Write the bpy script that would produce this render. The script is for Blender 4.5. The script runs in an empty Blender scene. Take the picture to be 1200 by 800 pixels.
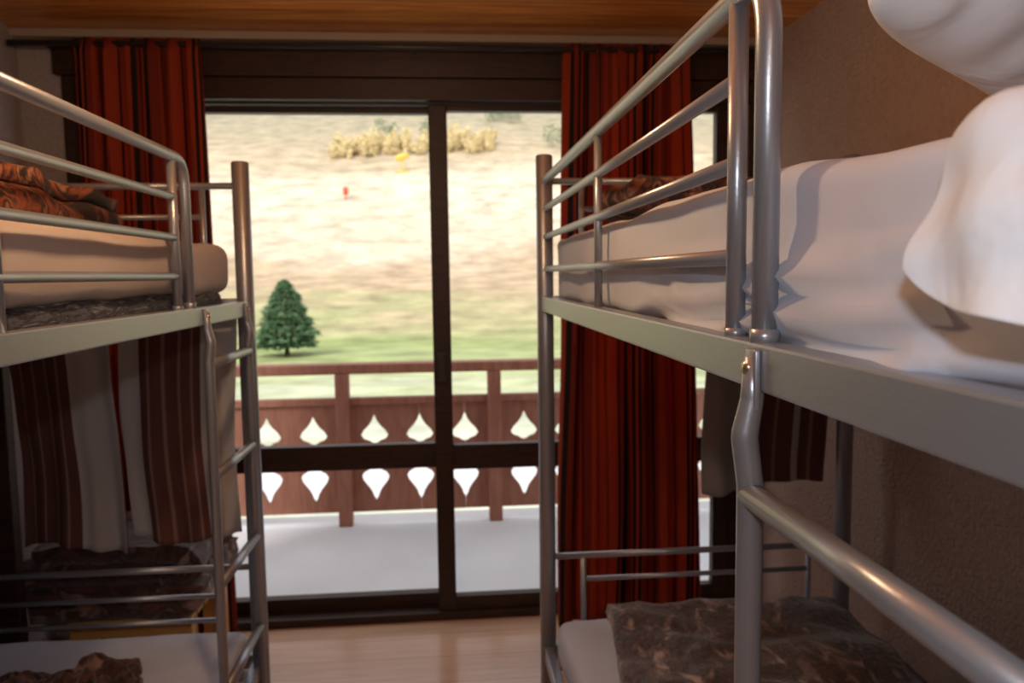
import bpy, bmesh, math, random
from mathutils import Vector, Matrix, noise
random.seed(3)
S = bpy.context.scene
COL = S.collection
EYE = 1.46

# ---------------------------------------------------------------- materials
def new_mat(name):
    m = bpy.data.materials.new(name); m.use_nodes = True
    nt = m.node_tree
    return m, nt, nt.nodes, nt.links, nt.nodes['Principled BSDF']

def rgb(c): return (c[0], c[1], c[2], 1.0)

def simple(name, c, rough=0.6, metal=0.0, bump=0.0, bscale=60, var=0.0, vscale=8, sheen=0.0, stretch=(1,1,1), bdist=0.01, bdistort=0.0):
    m, nt, N, L, P = new_mat(name)
    P.inputs['Base Color'].default_value = rgb(c)
    P.inputs['Roughness'].default_value = rough
    P.inputs['Metallic'].default_value = metal
    if sheen: P.inputs['Sheen Weight'].default_value = sheen
    tc = N.new('ShaderNodeTexCoord'); mp = N.new('ShaderNodeMapping'); mp.inputs['Scale'].default_value = stretch
    L.new(tc.outputs['Object'], mp.inputs['Vector'])
    if var > 0:
        n = N.new('ShaderNodeTexNoise'); n.inputs['Scale'].default_value = vscale; n.inputs['Detail'].default_value = 4
        L.new(mp.outputs['Vector'], n.inputs['Vector'])
        r = N.new('ShaderNodeValToRGB')
        r.color_ramp.elements[0].position = 0.3; r.color_ramp.elements[1].position = 0.7
        r.color_ramp.elements[0].color = rgb([x*(1-var) for x in c]); r.color_ramp.elements[1].color = rgb([min(1,x*(1+var)) for x in c])
        L.new(n.outputs['Fac'], r.inputs['Fac']); L.new(r.outputs['Color'], P.inputs['Base Color'])
    if bump > 0:
        n2 = N.new('ShaderNodeTexNoise'); n2.inputs['Scale'].default_value = bscale; n2.inputs['Detail'].default_value = 3
        n2.inputs['Distortion'].default_value = bdistort
        L.new(mp.outputs['Vector'], n2.inputs['Vector'])
        b = N.new('ShaderNodeBump'); b.inputs['Strength'].default_value = bump; b.inputs['Distance'].default_value = bdist
        L.new(n2.outputs['Fac'], b.inputs['Height']); L.new(b.outputs['Normal'], P.inputs['Normal'])
    return m

def wood(name, c1, c2, rough=0.4, stretch=(2, 30, 30), plank=None, plank_axis='Y', scale=3.0, groove=0.55, pv=(0.8, 1.15)):
    m, nt, N, L, P = new_mat(name)
    P.inputs['Roughness'].default_value = rough
    tc = N.new('ShaderNodeTexCoord'); mp = N.new('ShaderNodeMapping'); mp.inputs['Scale'].default_value = stretch
    L.new(tc.outputs['Object'], mp.inputs['Vector'])
    n = N.new('ShaderNodeTexNoise'); n.inputs['Scale'].default_value = scale; n.inputs['Detail'].default_value = 6; n.inputs['Distortion'].default_value = 0.6
    L.new(mp.outputs['Vector'], n.inputs['Vector'])
    r = N.new('ShaderNodeValToRGB'); r.color_ramp.elements[0].position = 0.32; r.color_ramp.elements[1].position = 0.68
    r.color_ramp.elements[0].color = rgb(c1); r.color_ramp.elements[1].color = rgb(c2)
    L.new(n.outputs['Fac'], r.inputs['Fac'])
    out = r.outputs['Color']
    if plank:
        sp = N.new('ShaderNodeSeparateXYZ'); L.new(tc.outputs['Object'], sp.inputs['Vector'])
        dv = N.new('ShaderNodeMath'); dv.operation = 'DIVIDE'; dv.inputs[1].default_value = plank
        L.new(sp.outputs[plank_axis], dv.inputs[0])
        fr = N.new('ShaderNodeMath'); fr.operation = 'FRACT'; L.new(dv.outputs[0], fr.inputs[0])
        fl = N.new('ShaderNodeMath'); fl.operation = 'FLOOR'; L.new(dv.outputs[0], fl.inputs[0])
        wn = N.new('ShaderNodeTexWhiteNoise'); wn.noise_dimensions = '1D'; L.new(fl.outputs[0], wn.inputs['W'])
        mr = N.new('ShaderNodeMapRange'); mr.inputs['To Min'].default_value = pv[0]; mr.inputs['To Max'].default_value = pv[1]
        L.new(wn.outputs['Value'], mr.inputs['Value'])
        mul = N.new('ShaderNodeVectorMath'); mul.operation = 'SCALE'; L.new(out, mul.inputs[0]); L.new(mr.outputs[0], mul.inputs['Scale'])
        gr = N.new('ShaderNodeMath'); gr.operation = 'LESS_THAN'; gr.inputs[1].default_value = 0.03; L.new(fr.outputs[0], gr.inputs[0])
        mx = N.new('ShaderNodeMixRGB'); L.new(gr.outputs[0], mx.inputs['Fac']); L.new(mul.outputs[0], mx.inputs['Color1'])
        mx.inputs['Color2'].default_value = rgb([x*groove for x in c1]); out = mx.outputs['Color']
    L.new(out, P.inputs['Base Color'])
    return m

def stripes(name, stops, repeat=1.0, rough=0.85, transl=0.0, jitter=0.0, bump=0.3):
    m, nt, N, L, P = new_mat(name)
    P.inputs['Roughness'].default_value = rough
    uv = N.new('ShaderNodeTexCoord'); sp = N.new('ShaderNodeSeparateXYZ'); L.new(uv.outputs['UV'], sp.inputs['Vector'])
    mu = N.new('ShaderNodeMath'); mu.operation = 'MULTIPLY'; mu.inputs[1].default_value = repeat; L.new(sp.outputs['X'], mu.inputs[0])
    fr = N.new('ShaderNodeMath'); fr.operation = 'FRACT'; L.new(mu.outputs[0], fr.inputs[0])
    r = N.new('ShaderNodeValToRGB'); r.color_ramp.interpolation = 'CONSTANT'
    el = r.color_ramp.elements
    el[0].position = stops[0][0]; el[0].color = rgb(stops[0][1])
    el[1].position = stops[1][0]; el[1].color = rgb(stops[1][1])
    for p, c in stops[2:]:
        e = el.new(p); e.color = rgb(c)
    L.new(fr.outputs[0], r.inputs['Fac']); L.new(r.outputs['Color'], P.inputs['Base Color'])
    n2 = N.new('ShaderNodeTexNoise'); n2.inputs['Scale'].default_value = 250
    L.new(uv.outputs['Object'], n2.inputs['Vector'])
    b = N.new('ShaderNodeBump'); b.inputs['Strength'].default_value = bump; b.inputs['Distance'].default_value = 0.003
    L.new(n2.outputs['Fac'], b.inputs['Height']); L.new(b.outputs['Normal'], P.inputs['Normal'])
    if transl > 0:
        t = N.new('ShaderNodeBsdfTranslucent'); L.new(r.outputs['Color'], t.inputs['Color'])
        mx = N.new('ShaderNodeMixShader'); mx.inputs['Fac'].default_value = transl
        L.new(P.outputs[0], mx.inputs[1]); L.new(t.outputs[0], mx.inputs[2])
        L.new(mx.outputs[0], N['Material Output'].inputs['Surface'])
    return m

def blotch(name, cols, scale=14, rough=0.9, bump=0.5, bscale=120, distort=1.5, stretch=(1,1,1), lo=0.33, hi=0.67, sheen=0.3, detail=3):
    m, nt, N, L, P = new_mat(name)
    P.inputs['Roughness'].default_value = rough; P.inputs['Sheen Weight'].default_value = sheen
    tc = N.new('ShaderNodeTexCoord'); mp = N.new('ShaderNodeMapping'); mp.inputs['Scale'].default_value = stretch
    L.new(tc.outputs['Object'], mp.inputs['Vector'])
    n = N.new('ShaderNodeTexNoise'); n.inputs['Scale'].default_value = scale; n.inputs['Detail'].default_value = detail; n.inputs['Distortion'].default_value = distort
    L.new(mp.outputs['Vector'], n.inputs['Vector'])
    r = N.new('ShaderNodeValToRGB'); el = r.color_ramp.elements
    k = len(cols)
    for i, c in enumerate(cols):
        pos = lo + (hi-lo)*i/(k-1)
        if i < 2: e = el[i]; e.position = pos
        else: e = el.new(pos)
        e.color = rgb(c)
    L.new(n.outputs['Fac'], r.inputs['Fac']); L.new(r.outputs['Color'], P.inputs['Base Color'])
    n2 = N.new('ShaderNodeTexNoise'); n2.inputs['Scale'].default_value = bscale; n2.inputs['Detail'].default_value = 3
    L.new(mp.outputs['Vector'], n2.inputs['Vector'])
    b = N.new('ShaderNodeBump'); b.inputs['Strength'].default_value = bump; b.inputs['Distance'].default_value = 0.01
    L.new(n2.outputs['Fac'], b.inputs['Height']); L.new(b.outputs['Normal'], P.inputs['Normal'])
    return m

M_metal = simple('silver_painted_steel', (0.35, 0.375, 0.42), rough=0.33, metal=0.6, bump=0.03, bscale=300)
M_bolt = simple('zinc_bolt', (0.6, 0.55, 0.42), rough=0.3, metal=1.0)
M_cap = simple('plastic_cap', (0.12, 0.12, 0.13), rough=0.4)
M_wall = simple('stucco_beige', (0.49, 0.35, 0.28), rough=0.9, bump=0.8, bscale=80, var=0.08, vscale=60, bdist=0.014)
M_wallL = simple('stucco_grey', (0.42, 0.37, 0.36), rough=0.9, bump=0.8, bscale=80, var=0.08, vscale=60, bdist=0.014)
M_cornice = simple('cornice_paint', (0.42, 0.33, 0.26), rough=0.6)
M_ceil = wood('varnished_pine_ceiling', (0.60, 0.19, 0.04), (0.95, 0.40, 0.09), rough=0.22, stretch=(1.2, 22, 22), plank=0.11)
M_floor = wood('laminate_floor', (0.56, 0.34, 0.22), (0.63, 0.41, 0.28), rough=0.18, stretch=(1.2, 16, 16), plank=0.19, groove=0.85, pv=(0.95, 1.05))
M_dark = wood('dark_stained_wood', (0.018, 0.008, 0.004), (0.048, 0.017, 0.008), rough=0.5, stretch=(3, 30, 30))
M_red = wood('redbrown_balcony_wood', (0.27, 0.10, 0.06), (0.38, 0.155, 0.095), rough=0.6, stretch=(12, 12, 2))
M_yel = wood('honey_pine', (0.60, 0.32, 0.09), (0.72, 0.42, 0.14), rough=0.4, stretch=(3, 20, 20))
M_greywood = wood('beige_wood', (0.42, 0.34, 0.27), (0.52, 0.43, 0.35), rough=0.5, stretch=(3, 20, 20))
M_sheet = simple('cotton_sheet', (0.60, 0.65, 0.77), rough=0.9, bump=0.3, bscale=9, var=0.03, bdistort=0.8)
M_sheetL = simple('cotton_sheet_beige', (0.50, 0.43, 0.41), rough=0.9, bump=0.25, bscale=9, var=0.03, bdistort=0.8)
M_pillow = simple('white_pillow_cotton', (0.72, 0.78, 0.86), rough=0.85, bump=0.35, bscale=8, bdist=0.018, bdistort=0.8, stretch=(1.0, 1.5, 1.5))
M_conc = simple('balcony_concrete', (0.70, 0.70, 0.70), rough=0.8, var=0.06, vscale=2.0)
M_rod = simple('dark_rod', (0.035, 0.03, 0.03), rough=0.4)
o1, o2, bk = (0.46, 0.060, 0.016), (0.27, 0.032, 0.011), (0.020, 0.008, 0.007)
M_curt = stripes('red_striped_curtain', [(0, o1), (0.26, bk), (0.36, o2), (0.55, o1), (0.76, bk), (0.82, o1), (0.87, bk), (0.92, o2)], repeat=7, transl=0.4)
g, b1, b2 = (0.60, 0.57, 0.56), (0.15, 0.06, 0.048), (0.32, 0.19, 0.16)
M_clothA = stripes('striped_cloth_a', [(0, b1), (0.08, b2), (0.1, b1), (0.2, b2), (0.22, b1), (0.33, b2), (0.36, b1), (0.46, b2), (0.48, b1), (0.56, g)], transl=0.15)
M_clothB = stripes('striped_cloth_b', [(0, g), (0.18, b1), (0.25, b2), (0.27, b1), (0.36, b2), (0.39, b1), (0.5, b2), (0.52, b1), (0.6, b2), (0.62, b1), (0.68, g)], transl=0.15)
M_clothC = stripes('striped_cloth_c', [(0, (0.40,0.36,0.32)), (0.38, b1), (0.46, b2), (0.48, b1), (0.58, b2), (0.6, b1), (0.7, g), (0.76, b1), (0.84, b2), (0.87, b1)], transl=0.15)
M_fur = blotch('brown_plush', [(0.040, 0.020, 0.015), (0.10, 0.048, 0.034), (0.05, 0.024, 0.018), (0.20, 0.12, 0.09), (0.48, 0.36, 0.30)], scale=9, bump=0.7, bscale=45, stretch=(1.8, 1, 1), distort=1.3, detail=4, hi=0.70, rough=0.6, sheen=0.3)
M_orange = blotch('orange_patterned_blanket', [(0.02, 0.012, 0.010), (0.035, 0.018, 0.014), (0.28, 0.075, 0.030), (0.02, 0.012, 0.012), (0.36, 0.15, 0.08), (0.02, 0.012, 0.012)], scale=6, distort=2.0, lo=0.34, hi=0.66, sheen=0.0)
M_darkred = blotch('dark_red_patterned_blanket', [(0.02, 0.015, 0.02), (0.18, 0.05, 0.035), (0.03, 0.03, 0.045), (0.30, 0.14, 0.10), (0.02, 0.015, 0.02)], scale=6, distort=2.0, lo=0.36, hi=0.64, sheen=0.0)
M_darkb = blotch('dark_patterned_blanket', [(0.02, 0.012, 0.012), (0.12, 0.05, 0.04), (0.04, 0.02, 0.02), (0.34, 0.2, 0.16)], scale=8)
M_plaid = blotch('dark_plaid_cloth', [(0.02, 0.022, 0.03), (0.09, 0.10, 0.14), (0.015, 0.015, 0.02), (0.24, 0.25, 0.30)], scale=9, stretch=(1, 1.2, 8), sheen=0.0)

# ---------------------------------------------------------------- mesh helpers
def make_obj(name, bm, mat, parent=None, smooth=True):
    me = bpy.data.meshes.new(name); 
    bmesh.ops.recalc_face_normals(bm, faces=bm.faces)
    bm.to_mesh(me); bm.free()
    if smooth:
        for p in me.polygons: p.use_smooth = True
    if mat: me.materials.append(mat)
    ob = bpy.data.objects.new(name, me); COL.objects.link(ob)
    if parent:
        ob.parent = parent; ob.matrix_parent_inverse = Matrix.Translation(parent.location).inverted()
    return ob

def empty(name, loc):
    e = bpy.data.objects.new(name, None); e.location = loc; e.empty_display_size = 0.1; COL.objects.link(e); return e

def box(bm, lo, hi, bev=0.0):
    lo, hi = Vector(lo), Vector(hi)
    t = bmesh.new()
    r = bmesh.ops.create_cube(t, size=1.0)
    c = (lo+hi)/2; d = hi-lo
    for v in t.verts: v.co = Vector((c.x+v.co.x*d.x, c.y+v.co.y*d.y, c.z+v.co.z*d.z))
    if bev > 0: bmesh.ops.bevel(t, geom=t.edges[:], offset=bev, segments=2, affect='EDGES', profile=0.6)
    me = bpy.data.meshes.new('t'); t.to_mesh(me); t.free(); bm.from_mesh(me); bpy.data.meshes.remove(me)

def box_obj(name, lo, hi, mat, parent=None, bev=0.0):
    bm = bmesh.new(); box(bm, lo, hi, bev); return make_obj(name, bm, mat, parent, smooth=False)

def fillet(pts, r, seg=8):
    pts = [Vector(p) for p in pts]; out = [pts[0]]
    for i in range(1, len(pts)-1):
        a, p, c = pts[i-1], pts[i], pts[i+1]
        d1 = (a-p).normalized(); d2 = (c-p).normalized()
        ang = d1.angle(d2)
        if ang > 3.1: out.append(p); continue
        t = min(r/math.tan(ang/2), (a-p).length*0.49, (c-p).length*0.49)
        p1 = p+d1*t; p2 = p+d2*t
        for k in range(seg+1):
            s = k/seg
            out.append(p1*(1-s)**2 + p*2*s*(1-s) + p2*s*s)
    out.append(pts[-1]); return out

def tube(bm, pts, r, seg=16, caps=True):
    pts = [Vector(p) for p in pts]
    rs = r if isinstance(r, (list, tuple)) else [r]*len(pts)
    rings = []; nrm = None
    for i, p in enumerate(pts):
        if i == 0: t = pts[1]-pts[0]
        elif i == len(pts)-1: t = pts[-1]-pts[-2]
        else: t = (pts[i+1]-p).normalized() + (p-pts[i-1]).normalized()
        t.normalize()
        if nrm is None:
            nrm = t.orthogonal().normalized()
        else:
            nrm = (nrm - t*nrm.dot(t)).normalized()
        bn = t.cross(nrm)
        rings.append([bm.verts.new(p + (nrm*math.cos(2*math.pi*k/seg) + bn*math.sin(2*math.pi*k/seg))*rs[i]) for k in range(seg)])
    for a, b in zip(rings, rings[1:]):
        for k in range(seg): bm.faces.new((a[k], a[(k+1) % seg], b[(k+1) % seg], b[k]))
    if caps:
        bm.faces.new(rings[0][::-1]); bm.faces.new(rings[-1])

def samples(lo, hi, r, step):
    n = max(1, int((hi-lo-2*r)/step))
    s = [lo, lo+r*0.25, lo+r*0.6]
    s += [lo+r+(hi-lo-2*r)*i/n for i in range(n+1)]
    s += [hi-r*0.6, hi-r*0.25, hi]
    return s

def soft_box(name, lo, hi, r, mat, amp=0.006, nscale=6.0, step=0.04, fn=None, parent=None, seed=0):
    bm = bmesh.new()
    X = [samples(lo[i], hi[i], r, step) for i in range(3)]
    for ax in range(3):
        u, v = [i for i in range(3) if i != ax]
        for side in (0, 1):
            w = hi[ax] if side else lo[ax]
            g = []
            for a in X[u]:
                row = []
                for b in X[v]:
                    co = [0, 0, 0]; co[ax] = w; co[u] = a; co[v] = b
                    row.append(bm.verts.new(co))
                g.append(row)
            for i in range(len(g)-1):
                for j in range(len(g[0])-1):
                    bm.faces.new((g[i][j], g[i+1][j], g[i+1][j+1], g[i][j+1]))
    bmesh.ops.remove_doubles(bm, verts=bm.verts[:], dist=1e-5)
    L0 = Vector([lo[i]+r for i in range(3)]); H0 = Vector([hi[i]-r for i in range(3)])
    for v in bm.verts:
        p = v.co; q = Vector([min(max(p[i], L0[i]), H0[i]) for i in range(3)]); d = p-q
        if d.length > 1e-9: v.co = q + d.normalized()*r
        v.co += noise.noise_vector(v.co*nscale + Vector((seed*7.3, seed, 1.7)))*amp
        if fn: v.co = fn(v.co)
    return make_obj(name, bm, mat, parent)

def frame_mat(c, ex, ey):
    ex = Vector(ex).normalized(); ey = Vector(ey); ey = (ey-ex*ey.dot(ex)).normalized(); ez = ex.cross(ey)
    if ez.z < 0: ez = -ez
    return Matrix(((ex.x, ey.x, ez.x, c[0]), (ex.y, ey.y, ez.y, c[1]), (ex.z, ey.z, ez.z, c[2]), (0, 0, 0, 1)))

def pillow(name, L, W, T, M, mat, n=64, wr=0.014, seed=0, fn=None, w2=0.8, hf=None, zf=None, zamp=0.012):
    bm = bmesh.new()
    for side in (1, -1):
        g = []
        for i in range(n+1):
            row = []
            for j in range(n+1):
                u = math.sin((i/n-0.5)*math.pi); v = math.sin((j/n-0.5)*math.pi)
                h = T/2*max(0.0, (1-abs(u)**3)*(1-abs(v)**3))**0.5
                cc = 1-0.10*(u*v)**4
                x = L/2*u*(1-0.05*(1-v*v))*cc; y = W/2*v*(1-0.05*(1-u*u))*cc
                k = max(0.0, (1-u**8)*(1-v**8))
                h += k*wr*noise.noise(Vector((x*7+seed, y*7, side*3.0))) + k*wr*w2*noise.noise(Vector((x*26+seed, y*9, side*5.0)))
                if hf: h *= hf(x, y)
                zz = zamp*noise.noise(Vector((x*9+seed, y*9, 7.7)))
                if zf: zz += zf(x, y)
                p = M @ Vector((x, y, side*h+zz))
                if fn: p = fn(p)
                row.append(bm.verts.new(p))
            g.append(row)
        for i in range(n):
            for j in range(n): bm.faces.new((g[i][j], g[i+1][j], g[i+1][j+1], g[i][j+1]))
    bmesh.ops.remove_doubles(bm, verts=bm.verts[:], dist=1e-4)
    return make_obj(name, bm, mat)

def cloth(name, fn, nu, nv, mat, parent=None, thick=0.004):
    bm = bmesh.new(); uvl = bm.loops.layers.uv.new('UVMap')
    g = [[bm.verts.new(fn(i/nu, j/nv)) for j in range(nv+1)] for i in range(nu+1)]
    for i in range(nu):
        for j in range(nv):
            f = bm.faces.new((g[i][j], g[i+1][j], g[i+1][j+1], g[i][j+1]))
            for l, (a, b) in zip(f.loops, ((i, j), (i+1, j), (i+1, j+1), (i, j+1))): l[uvl].uv = (a/nu, b/nv)
    ob = make_obj(name, bm, mat, parent)
    s = ob.modifiers.new('thickness', 'SOLIDIFY'); s.thickness = thick; s.offset = 0
    return ob

def folded_blanket(name, cx, cy, z0, sx, sy, layers, t, mat, seed=0, rot=0.0, amp=0.02, parent=None):
    path = []
    hx = sx/2
    for k in range(layers):
        z = z0 + t/2 + k*t
        d = 1 if k % 2 == 0 else -1
        inset = 0.012*((k*37+seed*13) % 5)
        hk = hx - t/2 - inset
        for i in range(23): path.append((d*(-hk+2*hk*i/22), z))
        if k < layers-1:
            for i in range(1, 6):
                a = -math.pi/2 + math.pi*i/6
                path.append((d*(hk+math.cos(a)*t/2), z+t/2+math.sin(a)*t/2))
    P = [Vector((p[0], 0, p[1])) for p in path]
    bm = bmesh.new(); ny = 40; rows = []
    sec = []
    for i, p in enumerate(P):
        a = P[max(0, i-1)]; b = P[min(len(P)-1, i+1)]
        tn = (b-a).normalized(); nn = Vector((-tn.z, 0, tn.x))
        sec.append((p, nn))
    outline = [(p + n*t*0.47) for p, n in sec] + [(p - n*t*0.47) for p, n in sec[::-1]]
    cr, sr = math.cos(rot), math.sin(rot)
    for j in range(ny+1):
        y = -sy/2 + sy*j/ny
        row = []
        for p in outline:
            hh = (p.z - z0)/(layers*t)
            q = Vector((p.x, y, p.z))
            nz = noise.noise_vector(Vector((q.x*6+seed*3.1, q.y*6, q.z*9)))
            nf = noise.noise(Vector((q.x*16+seed, q.y*16, q.z*20)))
            q += Vector((nz.x*amp, nz.y*amp, (nz.z*0.8+nf*0.35)*amp*hh))
            q.z = max(q.z, z0+0.001)
            row.append(bm.verts.new((cx+q.x*cr-q.y*sr, cy+q.x*sr+q.y*cr, q.z)))
        rows.append(row)
    m = len(outline)
    for a, b in zip(rows, rows[1:]):
        for k in range(m): bm.faces.new((a[k], a[(k+1) % m], b[(k+1) % m], b[k]))
    half = m//2
    for row in (rows[0], rows[-1]):
        for k in range(half-1): bm.faces.new((row[k], row[k+1], row[m-2-k], row[m-1-k]))
    return make_obj(name, bm, mat, parent)

# ---------------------------------------------------------------- room
XL, XR, YW, YB, ZC = -1.60, 1.34, 3.15, -1.6, 2.40
WX0, WX1, WZ1 = -1.38, 1.27, 2.19
box_obj('floor', (XL-0.1, YB-0.1, -0.1), (XR+0.1, 3.33, 0.0), M_floor)
box_obj('ceiling', (XL-0.1, YB-0.1, ZC), (XR+0.1, 3.40, ZC+0.1), M_ceil)
box_obj('wall_left', (XL-0.12, YB-0.1, 0), (XL, 3.40, ZC), M_wallL)
box_obj('wall_right', (XR, YB-0.1, 0), (XR+0.12, 3.40, ZC), M_wall)
box_obj('wall_back', (XL, YB-0.12, 0), (XR, YB, ZC), M_wallL)
bm = bmesh.new()
box(bm, (XL, YW, 0), (WX0, YW+0.2, ZC)); box(bm, (WX1, YW, 0), (XR, YW+0.2, ZC)); box(bm, (WX0, YW, WZ1), (WX1, YW+0.2, ZC))
make_obj('wall_front', bm, M_wallL, smooth=False)
box_obj('trim_1', (XL, YW-0.05, ZC-0.030), (XR, YW, ZC), M_cornice, bev=0.004)

win = empty('window_1', (0, YW+0.1, 0))
bm = bmesh.new()
box(bm, (WX0, YW+0.02, 0), (WX0+0.07, YW+0.16, WZ1), 0.004); box(bm, (WX1-0.06, YW+0.02, 0), (WX1, YW+0.16, WZ1), 0.004)
box(bm, (WX0, YW+0.02, WZ1-0.05), (WX1, YW+0.16, WZ1), 0.004); box(bm, (WX0, YW+0.01, 0), (WX1, YW+0.16, 0.035), 0.004)
make_obj('outer_frame', bm, M_dark, win, False)
def sash(nm, x0, x1, y0, y1, sl, sr):
    bm = bmesh.new()
    box(bm, (x0, y0, 0.03), (x0+sl, y1, 2.15), 0.004); box(bm, (x1-sr, y0, 0.03), (x1, y1, 2.15), 0.004)
    box(bm, (x0+sl, y0, 0.03), (x1-sr, y1, 0.095), 0.004); box(bm, (x0+sl, y0, 2.12), (x1-sr, y1, 2.15), 0.003)
    box(bm, (x0+sl, y0, 0.645), (x1-sr, y1, 0.75), 0.004)
    make_obj(nm, bm, M_dark, win, False)
sash('sash_left', WX0+0.05, 0.02, YW+0.08, YW+0.13, 0.09, 0.075)
sash('sash_right', -0.055, WX1-0.04, YW+0.03, YW+0.075, 0.075, 0.09)
m, nt, N, L, P = new_mat('window_glass')
tr = N.new('ShaderNodeBsdfTransparent'); gl = N.new('ShaderNodeBsdfGlossy'); gl.inputs['Roughness'].default_value = 0.15
mx = N.new('ShaderNodeMixShader'); mx.inputs['Fac'].default_value = 0.008
L.new(tr.outputs[0], mx.inputs[1]); L.new(gl.outputs[0], mx.inputs[2]); L.new(mx.outputs[0], N['Material Output'].inputs['Surface'])
box_obj('glass_left', (WX0+0.13, YW+0.103, 0.09), (-0.05, YW+0.107, 2.13), m, win)
box_obj('glass_right', (0.01, YW+0.05, 0.09), (WX1-0.12, YW+0.054, 2.13), m, win)
box_obj('handle', (-0.035, YW+0.005, 1.02), (-0.005, YW+0.03, 1.14), M_rod, win, 0.004)

bm = bmesh.new()
box(bm, (XL+0.14, YW-0.04, 2.235), (XR-0.02, YW, 2.355), 0.005)
box(bm, (WX0-0.05, YW-0.025, 2.15), (WX1+0.03, YW+0.02, 2.235), 0.005)
box(bm, (WX0-0.06, YW-0.02, 0.0), (WX0, YW+0.01, 2.235), 0.004)
box(bm, (WX1, YW-0.02, 0.0), (WX1+0.05, YW+0.01, 2.235), 0.004)
make_obj('trim_2', bm, M_dark, smooth=False)

rod = empty('curtain_rod', (0, 3.03, 2.325))
bm = bmesh.new(); tube(bm, [(XL+0.03, 3.03, 2.325), (XR-0.03, 3.03, 2.325)], 0.011)
for x in (-1.45, -0.1, 1.22): tube(bm, [(x, 3.03, 2.325), (x, YW-0.035, 2.325)], 0.006, 8)
make_obj('rod', bm, M_rod, rod)

def curtain(name, x0, x1, xb0, xb1, y, z0, z1, folds, ph):
    def fn(u, v):
        z = z0+(z1-z0)*v
        xa = x0*v+xb0*(1-v); xb = x1*v+xb1*(1-v)
        pin = 0.55+0.45*(1-v)**0.5
        f = math.sin(u*folds*2*math.pi+ph+0.5*math.sin(v*3+ph))
        a = (0.045*pin)*(0.75+0.35*math.sin(u*9+ph))
        x = xa+(xb-xa)*u + 0.012*math.sin(u*folds*4*math.pi+ph+v*2) + 0.012*noise.noise(Vector((u*3, v*3, ph)))
        yy = y + a*f + 0.01*noise.noise(Vector((u*9, v*5, ph)))
        if v > 0.985: yy = y + 0.35*a*f
        return (x, yy, z)
    return cloth(name, fn, 150, 40, M_curt, thick=0.003)
curtain('curtain', -1.35, -0.90, -1.38, -0.86, 3.03, 0.03, 2.345, 6, 0.4)
curtain('curtain', 0.485, 0.985, 0.43, 1.03, 3.03, 0.02, 2.345, 6, 1.9)

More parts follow.
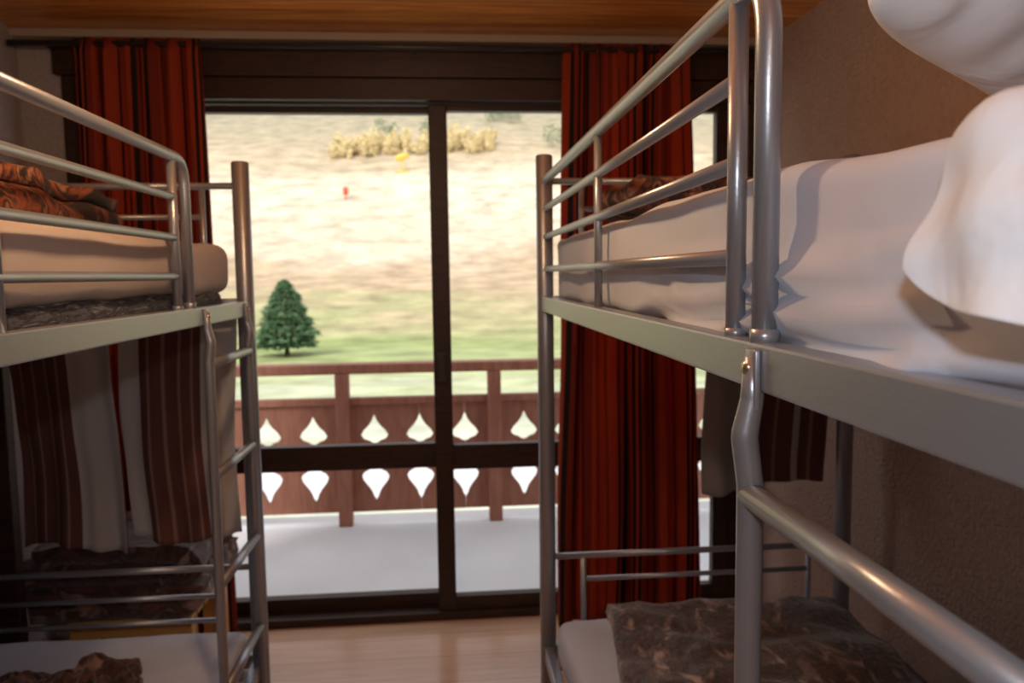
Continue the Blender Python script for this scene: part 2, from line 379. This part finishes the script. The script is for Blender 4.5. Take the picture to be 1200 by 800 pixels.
# ---------------------------------------------------------------- bunk beds
def bunk(xin, xout, yfar, ynear, ladder_far, postz, bars, railz, yg_out, yg_in, ymid, lowrails, rungz, ly0, ly1):
    root = empty('bunk_bed', ((xin+xout)/2, (yfar+ynear)/2, 0))
    s = 1 if xout > xin else -1
    bm = bmesh.new()
    for x in (xin, xout):
        for y in (yfar, ynear):
            tube(bm, [(x, y, 0.012), (x, y, postz-0.004), (x, y, postz)], [0.0245, 0.0245, 0.021], 24)
    make_obj('posts', bm, M_metal, root)
    bm = bmesh.new()
    for x in (xin, xout):
        for y in (yfar, ynear): tube(bm, [(x, y, 0), (x, y, 0.02)], 0.027, 20)
    make_obj('feet', bm, M_cap, root)
    bm = bmesh.new()
    rh = 0.043
    for zt in (railz, 0.33):
        for x in (xin, xout):
            box(bm, (x-0.014, ynear+0.015, zt-rh), (x+0.014, yfar-0.015, zt), 0.003)
        for y in (yfar, ynear):
            box(bm, (min(xin, xout)+0.02, y-0.013, zt-rh), (max(xin, xout)-0.02, y+0.013, zt), 0.003)
    make_obj('side_rails', bm, M_metal, root, False)
    bm = bmesh.new()
    n = 14
    for zt in (railz-0.022, 0.308):
        for i in range(n):
            y = ynear+0.08+(yfar-ynear-0.16)*i/(n-1)
            box(bm, (min(xin, xout)+0.012, y-0.025, zt-0.012), (max(xin, xout)-0.012, y+0.025, zt), 0.003)
    make_obj('slats', bm, M_greywood, root, False)
    bm = bmesh.new()
    yend = ynear if ladder_far else yfar
    top = bars[0]
    tube(bm, fillet([(xin, yend, top), (xin, yg_out, top), (xin, yg_out, railz-0.01)], 0.06), 0.0118, 18)
    tube(bm, [(xin, yg_in, top), (xin, yg_in, railz-0.01)], 0.0098, 16)
    for z in bars[1:]: tube(bm, [(xin, yend, z), (xin, yg_in, z)], 0.0085, 14)
    tube(bm, [(xin, ymid, top), (xin, ymid, railz-0.01)], 0.0078, 14)
    tube(bm, [(xout, ynear, top), (xout, yfar, top)], 0.010, 14); tube(bm, [(xout, ynear, bars[2]), (xout, yfar, bars[2])], 0.0085, 14)
    make_obj('guard_rail', bm, M_metal, root)
    bm = bmesh.new()
    tube(bm, [(xin, yg_out, railz-0.002), (xin, yg_out, railz+0.012)], 0.0135, 18)
    tube(bm, [(xin, yg_in, railz-0.002), (xin, yg_in, railz+0.008)], 0.0115, 18)
    make_obj('collars', bm, M_metal, root)
    bm = bmesh.new()
    for y in (yfar, ynear):
        tube(bm, [(xin, y, bars[0]), (xout, y, bars[0])], 0.0095, 14)
        for dx in (0.11, abs(xout-xin)-0.11):
            tube(bm, [(xin+s*dx, y, bars[0]), (xin+s*dx, y, railz-0.02)], 0.0085, 12)
        for z in (bars[1], bars[2]-0.02): tube(bm, [(xin+s*0.11, y, z), (xout-s*0.11, y, z)], 0.0075, 12)
        tube(bm, [(xin, y, lowrails[0]), (xout, y, lowrails[0])], 0.0095, 14)
        for z in lowrails[1:]: tube(bm, [(xin+s*0.11, y, z), (xout-s*0.11, y, z)], 0.0075, 12)
        for dx in (0.11, abs(xout-xin)-0.11):
            tube(bm, [(xin+s*dx, y, lowrails[0]), (xin+s*dx, y, 0.31)], 0.0085, 12)
    make_obj('end_frames', bm, M_metal, root)
    bm = bmesh.new(); xl = xin - s*0.018; xt = xin - s*0.017
    for y in (ly0, ly1):
        p = [(xt, y, railz-0.012), (xt, y, railz-0.05), (xl-s*0.006, y, railz-0.085), (xl, y, railz-0.13), (xl, y, 0.0)]
        pts = fillet(p, 0.03, 5)
        tube(bm, pts, [0.0075 if q.z > railz-0.045 else (0.0105 if q.z > railz-0.08 else 0.012) for q in pts], 18)
        box(bm, (min(xt-0.003, xt+0.003), y-0.012, railz-0.06), (max(xt-0.003, xt+0.003), y+0.012, railz-0.005), 0.002)
    for z in rungz: tube(bm, [(xl, ly0, z), (xl, ly1, z)], 0.0122, 18)
    make_obj('ladder', bm, M_metal, root)
    bm = bmesh.new()
    for y in (ly0, ly1):
        tube(bm, [(xt-s*0.001, y, railz-0.022), (xt-s*0.009, y, railz-0.022)], [0.0075, 0.0055], 12)
    make_obj('ladder_bolts', bm, M_bolt, root)
    return root

RB = bunk(0.293, 1.225, 2.25, 0.08, False, 1.803, (1.728, 1.648, 1.567, 1.474), 1.395, 0.685, 0.757, 1.46,
          (0.605, 0.53), (1.256, 0.986, 0.716, 0.446, 0.19), 0.67, 0.27)
LB = bunk(-0.578, -1.51, 2.29, 0.12, True, 1.79, (1.722, 1.635, 1.548, 1.465), 1.393, 1.80, 1.72, 1.05,
          (0.60, 0.515, 0.44), (1.255, 0.985, 0.715, 0.445, 0.18), 1.86, 2.225)

# mattresses
def sagR(p):
    if p.y < 0.7 and p.z > 1.5: p.z -= 0.018*min(1, (0.7-p.y)/0.3)
    if p.x < 0.45 and p.z < 1.50 and p.y < 1.3:
        k = min(1, (1.50-p.z)/0.05)*min(1, (1.3-p.y)/0.4)*(1 if p.y > 0.45 else 0.6)
        p.x -= k*(0.014 + 0.011*math.sin(p.z*150+3.0*noise.noise(Vector((p.y*4, 0, 0)))+p.y*14))
    return p
soft_box('mattress', (0.318, 0.12, 1.386), (1.20, 2.21, 1.560), 0.022, M_sheet, amp=0.012, nscale=5, step=0.016, fn=sagR)
soft_box('mattress', (-1.49, 0.16, 1.415), (-0.60, 2.25, 1.553), 0.04, M_sheetL, amp=0.010, nscale=5, step=0.03, seed=2)
soft_box('mattress', (0.315, 0.12, 0.31), (1.20, 2.21, 0.43), 0.035, M_sheet, amp=0.010, nscale=5, step=0.04, seed=3)
soft_box('mattress', (-1.49, 0.16, 0.31), (-0.60, 2.25, 0.43), 0.035, M_sheet, amp=0.010, nscale=5, step=0.04, seed=4)
soft_box('dark_plaid_underblanket', (-1.49, 0.16, 1.372), (-0.596, 2.12, 1.422), 0.02, M_plaid, amp=0.008, nscale=12, step=0.03, seed=5)

# pillows: one with its loose pillowcase flap hanging over the mattress edge, one leaning on top
ZB = 1.549
def drape(p):
    h_ = p.z-ZB
    xe, r_, amax = 0.332, 0.042, 1.30
    s_ = xe-p.x
    if s_ <= 0: return Vector((p.x, p.y, ZB+h_+0.25*min(0.15, -s_)))
    a = min(s_/r_, amax); rem = max(0, s_-r_*amax)
    x = xe-(r_+h_)*math.sin(a) - rem*math.cos(a)
    z = ZB-r_+(r_+h_)*math.cos(a) - rem*math.sin(a)
    return Vector((x, p.y, z))
def hfl(x, y):
    t = min(1, max(0, (0.05-y)/0.13)); t = t*t*(3-2*t)
    return 0.09+0.91*t
def zfl(x, y):
    t = min(1, max(0, (y+0.06)/0.08))
    return t*(0.0030*math.sin(x*95+y*40+2*noise.noise(Vector((x*8, y*8, 0)))) + 0.0036*math.sin(x*45-y*80+1.0))
pillow('pillow', 0.57, 0.33, 0.12, Matrix.Translation((0.453, 0.248, ZB+0.007)) @ Matrix.Rotation(math.radians(-6), 4, 'Z'), M_pillow, n=120, seed=1, fn=drape, wr=0.010, w2=0.8, hf=hfl, zf=zfl, zamp=0.006)
ex = Vector((0.2, 0.09, -0.05)).normalized(); ey = Vector((-0.22, -0.55, 0.75)); ey = (ey-ex*ey.dot(ex)).normalized()
A = Vector((0.40, 0.73, 1.71)); C = A + ex*0.25 + ey*0.25
pillow('pillow', 0.54, 0.54, 0.15, frame_mat(C, ex, ey), M_pillow, seed=5, wr=0.02, w2=0.9)

# blankets
folded_blanket('folded_plush_blanket', 0.76, 1.72, 0.432, 0.68, 0.60, 3, 0.038, M_fur, seed=1, rot=-0.05, amp=0.035)
folded_blanket('folded_orange_blanket', -1.02, 1.55, 1.558, 0.60, 0.62, 3, 0.032, M_orange, seed=2, rot=0.1, amp=0.04)
folded_blanket('folded_dark_red_blanket', 0.68, 1.92, 1.558, 0.52, 0.40, 3, 0.04, M_darkred, seed=3, rot=0.0, amp=0.035)

def hang(x0, x1, y, z0, z1, ph, bulge=0.02):
    def fn(u, v):
        z = z0+(z1-z0)*v
        x = x0+(x1-x0)*u + 0.012*math.sin(v*4+ph+u)
        yy = y + 0.018*math.sin(u*9+ph)*(1.1-v) + 0.01*math.sin(u*23+ph*2)*(1.1-v) + 0.01*noise.noise(Vector((u*4, v*4, ph)))
        z += 0.02*math.sin(u*5+ph)*(1-v)
        return (x, yy, z)
    return fn
cloth('hanging_striped_cloth', hang(-1.27, -0.975, 2.34, 0.66, 1.40, 0.3), 60, 40, M_clothA)
cloth('hanging_striped_cloth', hang(-0.955, -0.625, 2.34, 0.68, 1.40, 2.3), 60, 40, M_clothB)
cloth('hanging_striped_cloth', hang(0.80, 1.20, 2.31, 0.78, 1.40, 4.0), 60, 40, M_clothC)

def crumple(name, cx, cy, z0, R, H, mat, seed):
    bm = bmesh.new(); t = bmesh.ops.create_icosphere(bm, subdivisions=5, radius=1)
    for v in bm.verts:
        n = v.co.copy(); a = math.atan2(n.y, n.x)
        d = 0.62+0.38*abs(math.sin(a*2.5+seed))**0.7 + 0.2*noise.noise(n*2.5+Vector((seed, 0, 0)))
        z = max(0.0, n.z)*(0.65+0.6*noise.noise(n*2.6+Vector((0, seed, 0)))+0.15*noise.noise(n*7))
        v.co = Vector((cx+n.x*R*d, cy+n.y*R*d*0.9, z0+max(0.002, z*H)))
    return make_obj(name, bm, mat)
crumple('crumpled_garment', -0.90, 1.93, 0.435, 0.13, 0.085, M_darkb, 2.0)
crumple('crumpled_garment', -1.08, 1.93, 0.435, 0.10, 0.05, M_darkb, 5.0)
bx = empty('wooden_box', (-1.17, 1.75, 0.43))
box_obj('body', (-1.34, 1.50, 0.434), (-1.06, 1.76, 0.655), M_greywood, bx, 0.006)
box_obj('lid', (-1.35, 1.49, 0.655), (-1.05, 1.77, 0.675), M_yel, bx, 0.004)

st = empty('slatted_stool', (-1.03, 2.7, 0))
bm = bmesh.new()
for x in (-1.20, -0.86):
    for y in (2.5, 2.86): box(bm, (x-0.02, y-0.02, 0), (x+0.02, y+0.02, 0.35), 0.004)
for i in range(6):
    y = 2.50+0.36*i/5; box(bm, (-1.22, y-0.028, 0.35), (-0.84, y+0.028, 0.37), 0.004)
for y in (2.5, 2.86):
    box(bm, (-1.20, y-0.012, 0.31), (-0.86, y+0.012, 0.345)); box(bm, (-1.20, y-0.012, 0.10), (-0.86, y+0.012, 0.13))
    for i in range(5):
        x = -1.155+0.25*i/4; box(bm, (x-0.018, y-0.008, 0.13), (x+0.018, y+0.008, 0.31))
make_obj('frame', bm, M_yel, st, False)
folded_blanket('folded_dark_blanket', -1.10, 2.69, 0.371, 0.60, 0.44, 4, 0.06, M_darkb, seed=6, amp=0.03)
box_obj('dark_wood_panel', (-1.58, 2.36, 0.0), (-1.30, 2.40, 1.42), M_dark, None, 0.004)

# pendant ceiling lamp (above the frame)
lampE = empty('ceiling_lamp', (-0.25, 1.25, ZC))
bm = bmesh.new(); tube(bm, [(-0.25, 1.25, ZC), (-0.25, 1.25, 2.16)], 0.004, 8); tube(bm, [(-0.25, 1.25, ZC), (-0.25, 1.25, ZC-0.02)], 0.05, 24)
tube(bm, [(-0.25, 1.25, 2.17), (-0.25, 1.25, 2.13)], 0.02, 16); make_obj('cord_and_socket', bm, M_rod, lampE)
bm = bmesh.new(); bmesh.ops.create_uvsphere(bm, u_segments=24, v_segments=12, radius=0.035)
for v in bm.verts: v.co += Vector((-0.25, 1.25, 2.10))
mE, nt, N, L, P = new_mat('opal_lamp_glass'); P.inputs['Emission Color'].default_value = (1, 0.7, 0.4, 1); P.inputs['Emission Strength'].default_value = 8
make_obj('bulb_glass', bm, mE, lampE)

# ---------------------------------------------------------------- outside
box_obj('balcony_floor', (-6, 3.36, -0.2), (6, 4.78, -0.03), M_conc)
rail = empty('balcony_railing', (0, 4.6, 0))
posts = [-0.62+0.9*k for k in range(-5, 7)]
bm = bmesh.new()
box(bm, (posts[0]-0.1, 4.55, 0.885), (posts[-1]+0.1, 4.67, 0.945), 0.008)
box(bm, (posts[0], 4.57, 0.70), (posts[-1], 4.63, 0.74), 0.004)
box(bm, (posts[0], 4.615, 0.375), (posts[-1], 4.64, 0.42), 0.004)
for x in posts: box(bm, (x-0.04, 4.54, -0.03), (x+0.04, 4.62, 0.885), 0.006)
make_obj('posts_and_rails', bm, M_red, rail, False)
def cut(z):
    pts = [(0.045, 0), (0.115, 0), (0.135, 0.012), (0.16, 0.020), (0.185, 0.034), (0.21, 0.054), (0.235, 0.072), (0.262, 0.080), (0.285, 0.066), (0.305, 0.030), (0.325, 0.0), (0.46, 0), (0.466, 0.02), (0.475, 0.030), (0.488, 0.064), (0.51, 0.080), (0.54, 0.064), (0.57, 0.034), (0.60, 0.014), (0.635, 0.0), (0.705, 0)]
    for (a, wa), (b, wb) in zip(pts, pts[1:]):
        if a <= z <= b: return wa+(wb-wa)*(z-a)/(b-a)
    return 0
zs = [0.045, 0.10, 0.115, 0.135, 0.16, 0.185, 0.198, 0.21, 0.222, 0.235, 0.25, 0.262, 0.275, 0.285, 0.295, 0.305, 0.315, 0.325, 0.4, 0.46, 0.466, 0.475, 0.482, 0.488, 0.5, 0.51, 0.525, 0.54, 0.555, 0.57, 0.585, 0.60, 0.62, 0.635, 0.705]
bm = bmesh.new()
for px in posts[:-1]:
    cuts = [px+0.18, px+0.45, px+0.72]
    edges = [(px+0.03, 0)] + [(c, 1) for c in cuts] + [(px+0.87, 0)]
    for (xa, ca), (xb, cb) in zip(edges, edges[1:]):
        rows = []
        for z in zs:
            w = cut(z); l = xa+(w if ca else 0)+0.0006; r = xb-(w if cb else 0)-0.0006
            rows.append([bm.verts.new((l, 4.59, z)), bm.verts.new((r, 4.59, z)), bm.verts.new((r, 4.612, z)), bm.verts.new((l, 4.612, z))])
        for a, b in zip(rows, rows[1:]):
            for k in range(4): bm.faces.new((a[k], a[(k+1) % 4], b[(k+1) % 4], b[k]))
        bm.faces.new(rows[0]); bm.faces.new(rows[-1])
make_obj('cutout_boards', bm, M_red, rail, False)

GZ = EYE-4.4
def hz(x, y):
    if y < 52: z = 0.0
    elif y < 76: t = (y-52)/24; z = 4.4*t*t*(3-2*t)*0.5+4.4*t*0.5
    else: z = 4.4+0.385*(y-76)
    if y > 60:
        k = min(1, (y-60)/60)
        z += k*3.5*noise.noise(Vector((x*0.012, y*0.012, 0.3))) + k*0.8*noise.noise(Vector((x*0.06, y*0.05, 2.3))) + k*0.01*x
    return GZ+z
bm = bmesh.new(); nx, ny = 120, 150
ys = [4.9 + 420*(j/ny)**2.0 for j in range(ny+1)]
g = []
for j in range(ny+1):
    y = ys[j]; g.append([bm.verts.new(((i/nx-0.5)*(60+y*2.2), y, hz((i/nx-0.5)*(60+y*2.2), y))) for i in range(nx+1)])
for j in range(ny):
    for i in range(nx): bm.faces.new((g[j][i], g[j][i+1], g[j+1][i+1], g[j+1][i]))
mh, nt, N, L, P = new_mat('autumn_hillside_grass'); P.inputs['Roughness'].default_value = 1.0; P.inputs['Specular IOR Level'].default_value = 0.1
geo = N.new('ShaderNodeNewGeometry'); sp = N.new('ShaderNodeSeparateXYZ'); L.new(geo.outputs['Position'], sp.inputs['Vector'])
mp = N.new('ShaderNodeMapping'); mp.inputs['Scale'].default_value = (0.035, 0.07, 0.0); mp.inputs['Rotation'].default_value = (0, 0, 0.15); L.new(geo.outputs['Position'], mp.inputs['Vector'])
nA = N.new('ShaderNodeTexNoise'); nA.inputs['Scale'].default_value = 1.0; nA.inputs['Detail'].default_value = 7; nA.inputs['Roughness'].default_value = 0.6; L.new(mp.outputs[0], nA.inputs['Vector'])
am = N.new('ShaderNodeMath'); am.operation = 'MULTIPLY_ADD'; am.inputs[1].default_value = 50; L.new(nA.outputs['Fac'], am.inputs[0])
sub = N.new('ShaderNodeMath'); sub.operation = 'SUBTRACT'; sub.inputs[1].default_value = 25; L.new(sp.outputs['Y'], sub.inputs[0]); L.new(sub.outputs[0], am.inputs[2])
mr = N.new('ShaderNodeMapRange'); mr.inputs['From Min'].default_value = 10; mr.inputs['From Max'].default_value = 210; L.new(am.outputs[0], mr.inputs['Value'])
r = N.new('ShaderNodeValToRGB'); el = r.color_ramp.elements
def yp(y): return (y-10)/200
stops = [(yp(20), (0.72, 0.72, 0.55)), (yp(32), (0.54, 0.56, 0.30)), (yp(48), (0.36, 0.42, 0.16)), (yp(57), (0.48, 0.46, 0.23)), (yp(66), (0.60, 0.45, 0.28)), (yp(77), (0.62, 0.45, 0.29)), (yp(84), (0.80, 0.64, 0.46)), (yp(104), (0.84, 0.70, 0.51)), (yp(116), (0.64, 0.50, 0.33)), (yp(140), (0.53, 0.44, 0.29)), (yp(175), (0.46, 0.40, 0.28))]
el[0].position, el[0].color = stops[0][0], rgb(stops[0][1]); el[1].position, el[1].color = stops[1][0], rgb(stops[1][1])
for p_, c_ in stops[2:]:
    e = el.new(p_); e.color = rgb(c_)
L.new(mr.outputs[0], r.inputs['Fac'])
mp2 = N.new('ShaderNodeMapping'); mp2.inputs['Scale'].default_value = (0.3, 0.45, 0.0); L.new(geo.outputs['Position'], mp2.inputs['Vector'])
nB = N.new('ShaderNodeTexNoise'); nB.inputs['Scale'].default_value = 1.0; nB.inputs['Detail'].default_value = 9; nB.inputs['Roughness'].default_value = 0.65; L.new(mp2.outputs[0], nB.inputs['Vector'])
rb = N.new('ShaderNodeMapRange'); rb.inputs['From Min'].default_value = 0.3; rb.inputs['From Max'].default_value = 0.7; rb.inputs['To Min'].default_value = 0.60; rb.inputs['To Max'].default_value = 1.24
L.new(nB.outputs['Fac'], rb.inputs['Value'])
sc = N.new('ShaderNodeVectorMath'); sc.operation = 'SCALE'; L.new(r.outputs['Color'], sc.inputs[0]); L.new(rb.outputs[0], sc.inputs['Scale'])
L.new(sc.outputs[0], P.inputs['Base Color'])
make_obj('hillside_ground', bm, mh)
M_road = simple('pale_gravel', (0.82, 0.80, 0.78), rough=0.9, var=0.05, vscale=0.5)
box_obj('gravel_road', (-30, 14.7, GZ), (30, 19.2, GZ+0.05), M_road)

# conifer
M_fir = simple('fir_needles', (0.09, 0.17, 0.07), rough=0.9, var=0.5, vscale=4)
M_bark = simple('bark', (0.10, 0.06, 0.04), rough=0.9)
tx, ty = -8.95, 44.0
bz = hz(tx, ty)
tr_ = empty('conifer_tree', (tx, ty, bz))
bm = bmesh.new(); tube(bm, [(tx, ty, bz-0.1), (tx, ty, bz+3.9)], [0.15, 0.02], 10); make_obj('trunk', bm, M_bark, tr_)
bm = bmesh.new()
def trad(f): return 2.05*max(0, 1-f)**0.64*(0.74+0.26*min(1, f*5))
for k in range(2900):
    f = random.random()**1.2; R = trad(f); a = random.uniform(0, 2*math.pi)
    lay = 0.90+0.10*math.sin(f*34+a*2); rr = R*random.uniform(0.45, 1.06)*lay
    zc = bz+0.60+3.65*f - 0.10*rr
    c = Vector((tx+rr*math.cos(a), ty+rr*math.sin(a), zc))
    out = Vector((math.cos(a), math.sin(a), random.uniform(-0.45, 0.25))).normalized()
    sd = Vector((-math.sin(a), math.cos(a), random.uniform(-0.3, 0.3)))
    ln = random.uniform(0.16, 0.36)*(1-0.35*f); w_ = ln*0.42
    tip = bm.verts.new(c+out*ln); v1 = bm.verts.new(c+sd*w_); v2 = bm.verts.new(c-sd*w_); v3 = bm.verts.new(c+Vector((0, 0, w_*0.8))-out*0.05); v4 = bm.verts.new(c-out*0.12-Vector((0, 0, w_*0.4)))
    bm.faces.new((tip, v1, v3)); bm.faces.new((tip, v3, v2)); bm.faces.new((tip, v2, v4)); bm.faces.new((tip, v4, v1)); bm.faces.new((v1, v4, v2, v3))
make_obj('foliage', bm, M_fir, tr_, False)

def shrubs(name, items, mat):
    bm = bmesh.new()
    for (x, y, r_, h) in items:
        z = hz(x, y)
        n_ = int(60+90*r_)
        for k in range(n_):
            d = Vector((random.gauss(0, 1), random.gauss(0, 1), random.gauss(0, 1))).normalized()*random.uniform(0.4, 1.0)
            c = Vector((x+d.x*r_, y+d.y*r_, z+h*0.5+d.z*h*0.5)); q = random.uniform(0.12, 0.30)
            vs = [bm.verts.new(c+Vector((random.uniform(-q, q), random.uniform(-q, q), random.uniform(-q, q)))) for _ in range(4)]
            bm.faces.new((vs[0], vs[1], vs[2])); bm.faces.new((vs[0], vs[2], vs[3])); bm.faces.new((vs[1], vs[2], vs[3]))
    return make_obj(name, bm, mat, smooth=False)
M_shy = simple('autumn_leaves', (0.95, 0.76, 0.44), rough=0.9, var=0.15, vscale=0.8)
M_shg = simple('green_leaves', (0.34, 0.39, 0.24), rough=0.9, var=0.3, vscale=0.8)
it = []
for i in range(120):
    x = random.uniform(-16.5, 8.5)
    it.append((x, 121+random.uniform(-3, 3), random.uniform(0.4, 1.0), random.uniform(0.8, 3.6)))
shrubs('autumn_shrub_row', it, M_shy)
shrubs('green_bush_group', [(-9.8, 128, 1.4, 4.2), (-8, 129, 0.9, 2.8), (-2.6, 128, 1.1, 3.4), (17.5, 122, 2.0, 4), (20, 121, 2.2, 6), (13, 146, 2.5, 3), (10, 148, 2, 2.4)], M_shg)
sg = empty('yellow_slope_shape', (-5.6, 110, hz(-5.6, 110)))  # small yellow shape on the slope, a body on a pole
x, y = -5.6, 110.0; z = hz(x, y); M_yp = simple('yellow_paint', (0.85, 0.62, 0.12), rough=0.6)
bm = bmesh.new(); tube(bm, [(x, y, z), (x, y, z+1.8)], 0.12, 8); tube(bm, [(x-0.9, y, z+1.8), (x-0.3, y, z+2.1), (x+0.9, y, z+2.4)], [0.4, 0.5, 0.35], 14)
tube(bm, [(x-1, y, z+0.1), (x+1, y, z+0.1)], 0.15, 8); make_obj('body', bm, M_yp, sg)
x, y = -12.2, 99.0; z = hz(x, y); mk = empty('red_slope_marker', (x, y, z))
bm = bmesh.new(); tube(bm, [(x, y, z), (x, y, z+1.3)], 0.08, 8); tube(bm, [(x, y, z+0.6), (x, y, z+1.5)], 0.32, 12); make_obj('padded_pole', bm, simple('red_pad', (0.8, 0.12, 0.06)), mk)

# ---------------------------------------------------------------- lights
def light(name, kind, loc, energy, color, **kw):
    l = bpy.data.lights.new(name, kind); l.energy = energy; l.color = color
    for k, v in kw.items(): setattr(l, k, v)
    o = bpy.data.objects.new(name, l); o.location = loc; COL.objects.link(o); return o
light('ceiling_bulb', 'POINT', (-0.25, 1.25, 2.02), 14, (1.0, 0.62, 0.33), shadow_soft_size=0.04)
light('warm_fill', 'POINT', (0.0, -0.9, 2.0), 7, (1.0, 0.66, 0.42), shadow_soft_size=0.08)  # added warm fill light behind the camera, not a fixture of the room
light('camera_flash', 'POINT', (-0.03, -0.08, 1.62), 9, (0.92, 0.96, 1.0), shadow_soft_size=0.02)
sun = light('sun', 'SUN', (0, 0, 20), 2.1, (1.0, 0.97, 0.93), angle=math.radians(12))
sun.rotation_euler = (math.radians(48), 0, math.radians(-35))
w = bpy.data.worlds.new('sky'); w.use_nodes = True; S.world = w
w.node_tree.nodes['Background'].inputs['Color'].default_value = (0.90, 0.94, 1.0, 1); w.node_tree.nodes['Background'].inputs['Strength'].default_value = 1.25

# ---------------------------------------------------------------- camera
cd = bpy.data.cameras.new('camera'); cam = bpy.data.objects.new('camera', cd); COL.objects.link(cam)
th, ph, al = math.radians(4.9), math.radians(5.0), math.radians(0.75)
F = Vector((math.sin(th)*math.cos(ph), math.cos(th)*math.cos(ph), -math.sin(ph)))
R = Vector((math.cos(th), -math.sin(th), 0)); U = R.cross(F)
R2 = R*math.cos(al)-U*math.sin(al); U2 = U*math.cos(al)+R*math.sin(al)
cam.matrix_world = Matrix(((R2.x, U2.x, -F.x, 0), (R2.y, U2.y, -F.y, 0), (R2.z, U2.z, -F.z, EYE), (0, 0, 0, 1)))
cd.sensor_width = 36; cd.lens = 27; cd.clip_start = 0.02; cd.clip_end = 2000
cd.dof.use_dof = True; cd.dof.focus_distance = 0.85; cd.dof.aperture_fstop = 6.5
S.camera = cam
S.view_settings.view_transform = 'Standard'
